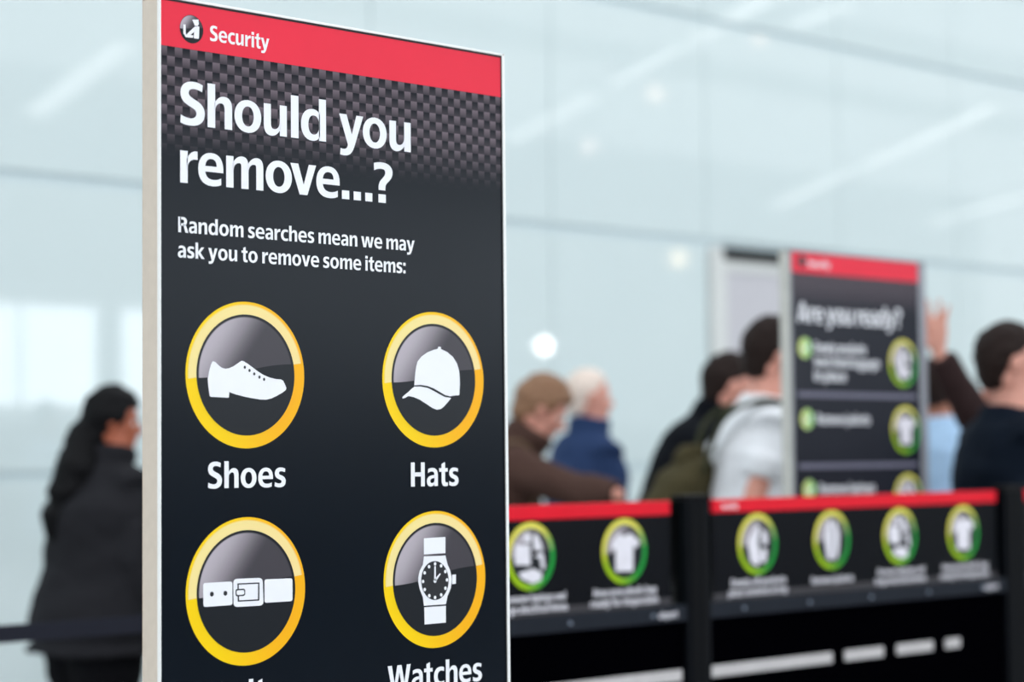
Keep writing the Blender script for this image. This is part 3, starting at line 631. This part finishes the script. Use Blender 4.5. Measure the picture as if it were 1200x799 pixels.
def person(px, py, dep, face, skin, label, hair, hairm, top, topm, trouserm, lean=0, headyaw=0, headpitch=0, arms=(None, None), stout=1., sleeve='long', group=None, shoem=None, hem=.47, handref=None, long_hair=False):
    hc = deep(px, py, dep); a = math.radians(face); f = (RG_*math.cos(a)+FG_*math.sin(a)).normalized(); l = Vector((-f.y, f.x, 0)); z = Vector((0, 0, 1))
    th = math.radians(lean); H = hc.z/(.52+.42*math.cos(th)); k = H/1.75
    base = Vector((hc.x, hc.y, 0))-f*(.42*H*math.sin(th)); hip = .52*H
    root = empty('person', base); tag(root, label, 'person', group)
    ct, st = math.cos(th), math.sin(th)
    def W(F, L, Z):
        if Z > hip: dz = Z-hip; F, Z = F*ct+dz*st, hip+dz*ct-F*st
        return base+f*F+l*L+z*Z
    fu = (f*ct-z*st) if lean else f; zu = (f*st+z*ct) if lean else z
    bm = bmesh.new(); g = stout
    gq = 1+.6*(g-1)
    T = [(.47, .15, .105, 0), (.50, .172, .118, -.005), (.55, .165, .11, 0), (.61, .145, .10, .01), (.68, .16, .112, .01), (.74, .178, .118, .005), (.785, .182, .105, 0), (.808, .150, .088, -.005), (.828, .098, .070, -.005), (.848, .060, .060, 0), (.88, .054, .058, .008), (.92, .050, .056, .015)]
    loft(bm, [(W(o*k, 0, zz*H), l, fu if zz*H > hip else f, A*k*(g if zz < .78 else gq), B*k*(g if zz < .78 else 1)) for zz, A, B, o in T], 28)
    # legs and feet
    legs = []
    for s in (-1, 1):
        pts = [W(0, s*.085*k, .50*H), W(.01, s*.09*k, .40*H), W(.015, s*.09*k, .285*H), W(-.005, s*.095*k, .2*H), W(-.01, s*.10*k, .05*H)]
        legs.append(pts); tube(bm, pts, [.088*k*g, .078*k*g, .055*k, .052*k, .036*k], 16)
        tube(bm, [W(-.03, s*.10*k, .03*H), W(.05, s*.105*k, .028*H), W(.15, s*.115*k, .018*H)], [.035*k, .034*k, .024*k], 12)
    # arms
    shj = []; chains = []
    for i, s in enumerate((-1, 1)):
        S = W(0, s*.168*k*gq, .788*H)
        if arms[i]: E, Wr = [deep(*q) for q in arms[i][:2]]
        else: E = W(-.03, s*.23*k*(1+.25*(g-1)), .80*H)-z*.29*k; Wr = E+f*.10*k-z*.225*k-l*s*.02
        # keep natural lengths
        dU = (E-S); E = S+dU.normalized()*min(max(dU.length, .25*k), .33*k)
        dF = (Wr-E); Wr = E+dF.normalized()*min(max(dF.length, .22*k), .27*k)
        chains.append((S, E, Wr)); mid = (S+E)/2
        tube(bm, [W(0, s*.12*k, .80*H), S, mid, E, E.lerp(Wr, .35), Wr], [.055*k, .056*k, .045*k, .039*k, .04*k, .026*k], 14)
        d = (Wr-E).normalized()
        if arms[i] and len(arms[i]) > 2: d = (deep(*arms[i][2])-Wr).normalized()
        nrm = orth(d, -l*s) if not (handref and i == 0) else orth(d, handref[0]); sd = orth(d, f) if not (handref and i == 0) else orth(d, handref[1])
        sd = (sd-nrm*sd.dot(nrm)).normalized()
        hand(bm, Wr+d*.01, d, nrm, sd, k, curl=.15 if handref and i == 0 else .45, spread=.32 if handref and i == 0 else .1)
    # head
    hy = math.radians(headyaw); hp = math.radians(headpitch)
    hf = (fu*math.cos(hy)+l*math.sin(hy)); hl = (l*math.cos(hy)-fu*math.sin(hy)); hz = zu.copy()
    hf, hz = hf*math.cos(hp)-hz*math.sin(hp), hz*math.cos(hp)+hf*math.sin(hp)
    def Hd(F, L, Z): return hc+(hf*F+hl*L+hz*Z)*k
    e = lambda F, L, Z, a_, b_, c_: ell(bm, Hd(F, L, Z), hf, hl, hz, a_*k, b_*k, c_*k)
    e(-.01, 0, .012, .094, .074, .096); e(.022, 0, -.042, .064, .056, .072); e(.058, 0, -.094, .028, .026, .024)
    e(.060, 0, .012, .028, .052, .016); e(.078, 0, -.066, .014, .026, .009); e(.075, 0, -.079, .014, .022, .008)
    for s in (-1, 1):
        e(.050, s*.036, -.028, .028, .022, .022); e(-.008, s*.083, -.016, .019, .011, .031); e(-.004, s*.079, -.040, .011, .010, .013); e(-.02, s*.058, -.06, .03, .012, .03)
    tube(bm, [Hd(.078, 0, .002), Hd(.096, 0, -.022), Hd(.104, 0, -.036)], [.009*k, .011*k, .014*k], 10)
    e(.092, .010, -.042, .012, .009, .009); e(.092, -.010, -.042, .012, .009, .009)
    tube(bm, [Hd(-.02, 0, -.05), W(.01*k, 0, .86*H)], [.055*k, .056*k], 16)
    bake('body', bm, skin, root, base, .0075, 3)
    for s in (-1, 1):
        b2 = bmesh.new(); ell(b2, Hd(.0705, s*.031, -.012), hf, hl, hz, .0125*k, .0135*k, .0095*k, 12, 8); o = bake('eye', b2, M_eyew, root, Hd(.0705, s*.031, -.012))
        b2 = bmesh.new(); ell(b2, Hd(.0812, s*.031, -.013), hf, hl, hz, .0035*k, .006*k, .006*k, 10, 6); bake('iris', b2, M_iris, o, Hd(.0812, s*.031, -.013))
    b2 = bmesh.new(); ell(b2, Hd(.086, 0, -.066), hf, hl, hz, .007*k, .023*k, .0045*k); ell(b2, Hd(.084, 0, -.075), hf, hl, hz, .008*k, .020*k, .0052*k)
    bake('lips', b2, M_lips, root, base)
    for s in (-1, 1):
        b2 = bmesh.new(); tube(b2, [Hd(.084, s*.016, .009), Hd(.083, s*.033, .015), Hd(.070, s*.052, .008)], [.003*k, .004*k, .0025*k], 8); bake('eyebrow', b2, hairm, root, base)
    # hair
    bm = bmesh.new(); gs = bmesh.ops.create_uvsphere(bm, u_segments=64, v_segments=40, radius=1)['verts']
    thick = {'short': .012, 'full': .016, 'thin': .010, 'long': .020}[hair]
    for v in gs:
        u = v.co.copy(); fx = u.x
        t = [(-1, -.9), (-.5, -.86), (-.25, -.5), (-.08, -.25), (.12, -.2), (.22, .05), (.42, .2), (.6, .42), (1, .58)]
        for (x0, y0), (x1, y1) in zip(t, t[1:]):
            if x0 <= fx <= x1: thr = y0+(y1-y0)*(fx-x0)/(x1-x0)
        if hair == 'thin': thr += .08
        if hair in ('full', 'long'): thr -= .14 if fx > .5 else .4
        m_ = max(0, min(1, (u.z-thr)/.10+.35)); m_ = m_*m_*(3-2*m_)
        r = -.012+m_*(thick+.012)
        r += m_*(noise.noise(u*3.2+Vector((px, 0, 0)))*.006+noise.noise(Vector((u.x*14, u.y*14, u.z*5)))*.0035)
        v.co = Hd(-.010+u.x*(.094+r), u.y*(.074+r), .012+u.z*(.096+r))
    ell(bm, Hd(-.042, 0, -.045), hf, hl, hz, (.055+thick*.5)*k, (.060+thick*.5)*k, (.062 if hair != 'long' else .08)*k, 24, 16)
    if long_hair:
        bt = bm
        tube(bt, [Hd(-.055, 0, -.02), Hd(-.10, 0, -.075), W(-.125, .0, .82*H), W(-.15, .01, .76*H), W(-.17, .02, .72*H), W(-.175, .02, .675*H)], [.055, .06, .07, .066, .055, .022], 18, 1)
        bake('hair', bm, hairm, root, base, .008, 3, .006, 18)
    else: bake('hair', bm, hairm, root, base, .0065, 2, .004, 30)
    # top garment
    bm = bmesh.new(); add = .025 if top == 'tshirt' else .030
    secs = []
    for zz, A, B, o in [(hem, .178, .13, -.003)]+[q for q in T if hem+.01 < q[0] < .85]+([(.862, .066, .066, .002), (.882, .064, .068, .006)] if top == 'jacket' else [(.852, .064, .066, .003)]):
        if zz > .57 and zz < .66: A += .012
        ad = add if zz < .82 else add*.8
        secs.append((W(o*k, 0, zz*H), l, fu if zz*H > hip else f, (A*(g if zz < .78 else gq if zz < .82 else 1)+ad)*k, (B*(g if zz < .78 else 1)+ad)*k))
    loft(bm, secs, 28)
    for i, s in enumerate((-1, 1)):
        S, E, Wr = chains[i]; St = W(0, s*.12*k, .80*H)
        if sleeve == 'long': tube(bm, [St, S, (S+E)/2, E, E.lerp(Wr, .4), E.lerp(Wr, .93)], [.082*k, .082*k, .068*k, .060*k, .056*k, .045*k], 16, cap=False)
        else: tube(bm, [St, S, S.lerp(E, .35), S.lerp(E, .60)], [.086*k, .086*k, .074*k, .070*k], 16, cap=False)
    bake(top, bm, topm, root, base, .011, 3, .010 if top != 'tshirt' else .006, 8)
    # trousers and shoes
    bm = bmesh.new()
    loft(bm, [(W(0, 0, zz*H), l, f, (A*g+.012)*k, (B*g+.012)*k) for zz, A, B in ((.455, .15, .10), (.50, .174, .12), (.55, .166, .112), (.575, .158, .105))], 24)
    for pts in legs: tube(bm, [pts[0], pts[1], pts[2], pts[3], pts[4]-z*.02*H], [.098*k*g, .09*k*g, .074*k, .070*k, .064*k], 16, cap=False)
    bake('trousers', bm, trouserm, root, base, .012, 3, .007, 7)
    for s in (-1, 1):
        bm = bmesh.new(); c_ = W(0, s*.102*k, 0)
        loft(bm, [(W(F, s*.105*k, zz), l, z, A, B) for F, zz, A, B in ((-.075*k, .04, .022, .03), (-.05*k, .045, .037, .042), (.02*k, .045, .040, .042), (.09*k, .035, .046, .033), (.15*k, .028, .044, .026), (.19*k, .02, .026, .018))], 18)
        for v in bm.verts: v.co.z = max(v.co.z, .003)
        bake('shoe', bm, shoem or M_shoe, root, base)
    return dict(root=root, W=W, Hd=Hd, H=H, k=k, f=f, l=l, base=base, chains=chains, zu=zu)

def skinmat(name, rgb):
    m = mat(name, rgb, .55, vary=.05, scale=18, bump=.05); b = m.node_tree.nodes['Principled BSDF']
    b.inputs['Subsurface Weight'].default_value = .0; return m
M_lips = mat('muted_red_lips', (178, 98, 92), .5)
M_eyew = mat('eye_white', (235, 230, 225), .2); M_iris = mat('brown_iris', (50, 32, 22), .2)
SK_pink = skinmat('fair_pink_skin', (224, 158, 140)); SK_brown = skinmat('brown_skin', (178, 98, 70)); SK_tan = skinmat('tan_skin', (172, 112, 88)); SK_fair = skinmat('fair_skin', (214, 152, 134))
H_black = mat('black_hair', (7, 7, 10), .6, spec=.15, vary=.3, scale=90, bump=.3); H_dark = mat('dark_brown_hair', (36, 25, 22), .6, spec=.15, vary=.3, scale=90, bump=.3)
H_brown = mat('mid_brown_hair', (136, 98, 70), .55, vary=.25, scale=90, bump=.3); H_white = mat('white_hair', (232, 214, 202), .55, vary=.08, scale=90, bump=.3)
F_ = lambda n, rgb: mat(n, rgb, .85, spec=.1, vary=.07, scale=45, bump=.15)
C_char = F_('charcoal_wool', (36, 36, 40)); C_brown = F_('brown_leather_cloth', (78, 58, 52)); C_blue = F_('denim_blue_cloth', (44, 62, 98)); C_navy = F_('navy_cloth', (13, 22, 34))
C_ink = F_('near_black_cloth', (10, 13, 20)); C_white = F_('white_cotton', (240, 242, 247)); C_sky = F_('pale_blue_cotton', (168, 198, 228)); C_dkbr = F_('dark_brown_cloth', (54, 40, 40))
C_trous = F_('black_trouser_cloth', (14, 14, 18)); C_jean = F_('dark_denim', (30, 36, 50)); M_shoe = mat('black_shoe_leather', (16, 15, 15), .4)
C_olive = F_('olive_canvas', (70, 64, 44)); C_olive2 = F_('olive_webbing', (58, 60, 44))

w1 = person(134, 491, 7.2, 40, SK_brown, 'woman with a long black ponytail in a charcoal jacket, half behind the big sign', 'long', H_black, 'jacket', C_char, C_trous, lean=7, headyaw=-28, headpitch=0, stout=1.5, long_hair=True, hem=.445)
w2 = person(637, 476, 7.8, 5, SK_pink, 'bowed person with brown hair in a brown jacket just right of the big sign', 'full', H_brown, 'jacket', C_brown, C_trous, lean=30, headpitch=2,
            arms=(((652, 566, 7.5), (696, 576, 7.4), (716, 586, 7.4)), None), stout=1.22, hem=.44)
w3 = person(691, 463, 9.1, 25, SK_pink, 'white-haired man in a blue jacket with his back half turned', 'thin', H_white, 'jacket', C_blue, C_jean, lean=4, headyaw=-12, stout=1.15, hem=.46)
w4 = person(856, 449, 8.2, 8, SK_pink, 'dark-haired man in a black jacket stooping behind the man in the white T-shirt', 'short', H_dark, 'jacket', C_ink, C_trous, lean=26, headpitch=-14, stout=1.05)
w5 = person(908, 412, 7.2, 4, SK_pink, 'man in a white T-shirt wearing an olive backpack beside the smaller sign', 'short', H_dark, 'tshirt', C_white, C_jean, lean=11, headpitch=0, headyaw=10,
            arms=(((882, 596, 6.95), (915, 660, 6.9)), None), stout=1.25, sleeve='short', hem=.47)
w7 = person(1184, 421, 6.6, 12, SK_fair, 'dark-haired man in a navy jacket at the right edge of the picture', 'short', H_dark, 'sweater', C_navy, C_trous, lean=3, headyaw=-8, stout=1.12)
w8 = person(1184, 452, 7.4, 175, SK_fair, 'person in a dark brown sleeve raising one hand beside the smaller sign', 'short', H_dark, 'jacket', C_dkbr, C_trous,
            arms=(((1136, 478, 7.3), (1093, 402, 7.25), (1093, 345, 7.25)), None), handref=(-FG_, -RG_))
w9 = person(1099, 449, 9.4, 60, SK_tan, 'person in a pale blue shirt half hidden under the raised sleeve', 'short', H_dark, 'shirt', C_sky, C_trous, lean=0, headyaw=0)

def tube_obj(name, pts, rs, m, parent, loc, flat_=1., ref=Vector((0, 0, 1)), n=12, sub=5):
    P = [Vector(p) for p in pts]; Q = []
    for i in range(len(P)-1):                      # catmull-rom
        p0, p1, p2, p3 = P[max(i-1, 0)], P[i], P[i+1], P[min(i+2, len(P)-1)]
        for j in range(sub):
            t = j/sub; Q.append(.5*((2*p1)+(p2-p0)*t+(2*p0-5*p1+4*p2-p3)*t*t+(3*p1-p0-3*p2+p3)*t**3))
    Q.append(P[-1]); bm = bmesh.new(); tube(bm, Q, rs, n, flat_, ref); return bake(name, bm, m, parent, loc)
# backpack of the man in the white T-shirt
W, f, l, k, H = w5['W'], w5['f'], w5['l'], w5['k'], w5['H']; z = Vector((0, 0, 1))
cb = W(-.27, -.01, 1.02); bp_ = empty('backpack', Vector((cb.x, cb.y, 1.02))); L0 = Vector((cb.x, cb.y, 1.02))
tag(bp_, 'olive green backpack on the back of the man in the white T-shirt', 'backpack')
bm = bmesh.new(); loft(bm, [(W(o, 0, zz), l, f, a, b) for zz, o, a, b in ((0.820, -0.240, .10, .06), (0.850, -0.245, .155, .10), (0.970, -0.255, .17, .125), (1.110, -0.250, .168, .12), (1.220, -0.230, .155, .10), (1.290, -0.205, .12, .075), (1.320, -0.190, .06, .04))], 24)
bake('main_pouch', bm, C_olive, bp_, L0, .010, 3, .010, 9)
bm = bmesh.new(); loft(bm, [(W(o, 0, zz), l, f, a, b) for zz, o, a, b in ((0.840, -0.360, .08, .03), (0.870, -0.365, .12, .045), (0.990, -0.375, .125, .05), (1.070, -0.365, .11, .04), (1.100, -0.350, .06, .02))], 20)
bake('front_pocket', bm, C_olive, bp_, L0, .009, 3, .006, 12)
bm = bmesh.new(); loft(bm, [(W(o, -.01, zz), l, f, a, b) for zz, o, a, b in ((1.275, -0.225, .05, .04), (1.310, -0.230, .065, .055), (1.350, -0.225, .05, .04))], 16)
bake('rolled_top', bm, C_olive, bp_, L0, .008, 2, .004, 12)
for s in (-1, 1):
    tube_obj('strap', [W(-.19, s*.13, 1.27), W(-.17, s*.17, .80*H-.03), W(-.10, s*.19, .80*H+.048), W(0, s*.195, .80*H+.078), W(.10, s*.19, .80*H+.035), W(.17, s*.185, .80*H-.05), W(.19, s*.18, 1.28), W(.175, s*.2, 1.15), W(.05, s*.245, 1.06), W(-.12, s*.22, .95)], .026, C_olive2, bp_, L0, .35, l)
for s in (-1, 1): tube_obj('compression_strap', [W(-.15, s*.172, 1.05), W(-.26, s*.19, 1.06), W(-.35, s*.14, 1.05), W(-.41, s*.09, 1.04)], .012, C_trous, bp_, L0, .4)
# shoulder bag of the bowed person
W, H = w2['W'], w2['H']
c2 = W(-.02, -.27, .86); sb_ = empty('shoulder_bag', Vector((c2.x, c2.y, .72))); L2_ = Vector((c2.x, c2.y, .72))
tag(sb_, 'olive bag on a wide strap over the shoulder of the bowed person', 'bag')
bm = bmesh.new(); loft(bm, [(W(-.02, -.275, zz), w2['f'], w2['l'], a, b) for zz, a, b in ((.66, .10, .03), (.68, .15, .05), (.80, .16, .055), (.90, .15, .045), (.93, .10, .02))], 20)
bake('bag_body', bm, C_olive, sb_, L2_, .009, 3, .006, 10)
tube_obj('strap', [W(-.10, -.275, .90), W(-.10, -.24, 1.12), W(-.095, -.19, .80*H-.02), W(-.02, -.15, .80*H+.075), W(.09, -.16, .80*H), W(.13, -.2, 1.15), W(.03, -.275, .90)], .028, mat('tan_strap', (104, 82, 58), .8, bump=.2), sb_, L2_, .3, w2['l'])
# pass card of the man at the right edge
p_ = w7['W'](.192, -.05, .745*w7['H']); bm = bmesh.new()
loft(bm, [(p_+Vector((0, 0, q)), w7['l'], w7['f'], .03, .002) for q in (-.04, .04)], 8)
bake('pass_card', bm, mat('turquoise_card', (40, 168, 178), .5), w7['root'], w7['base'])
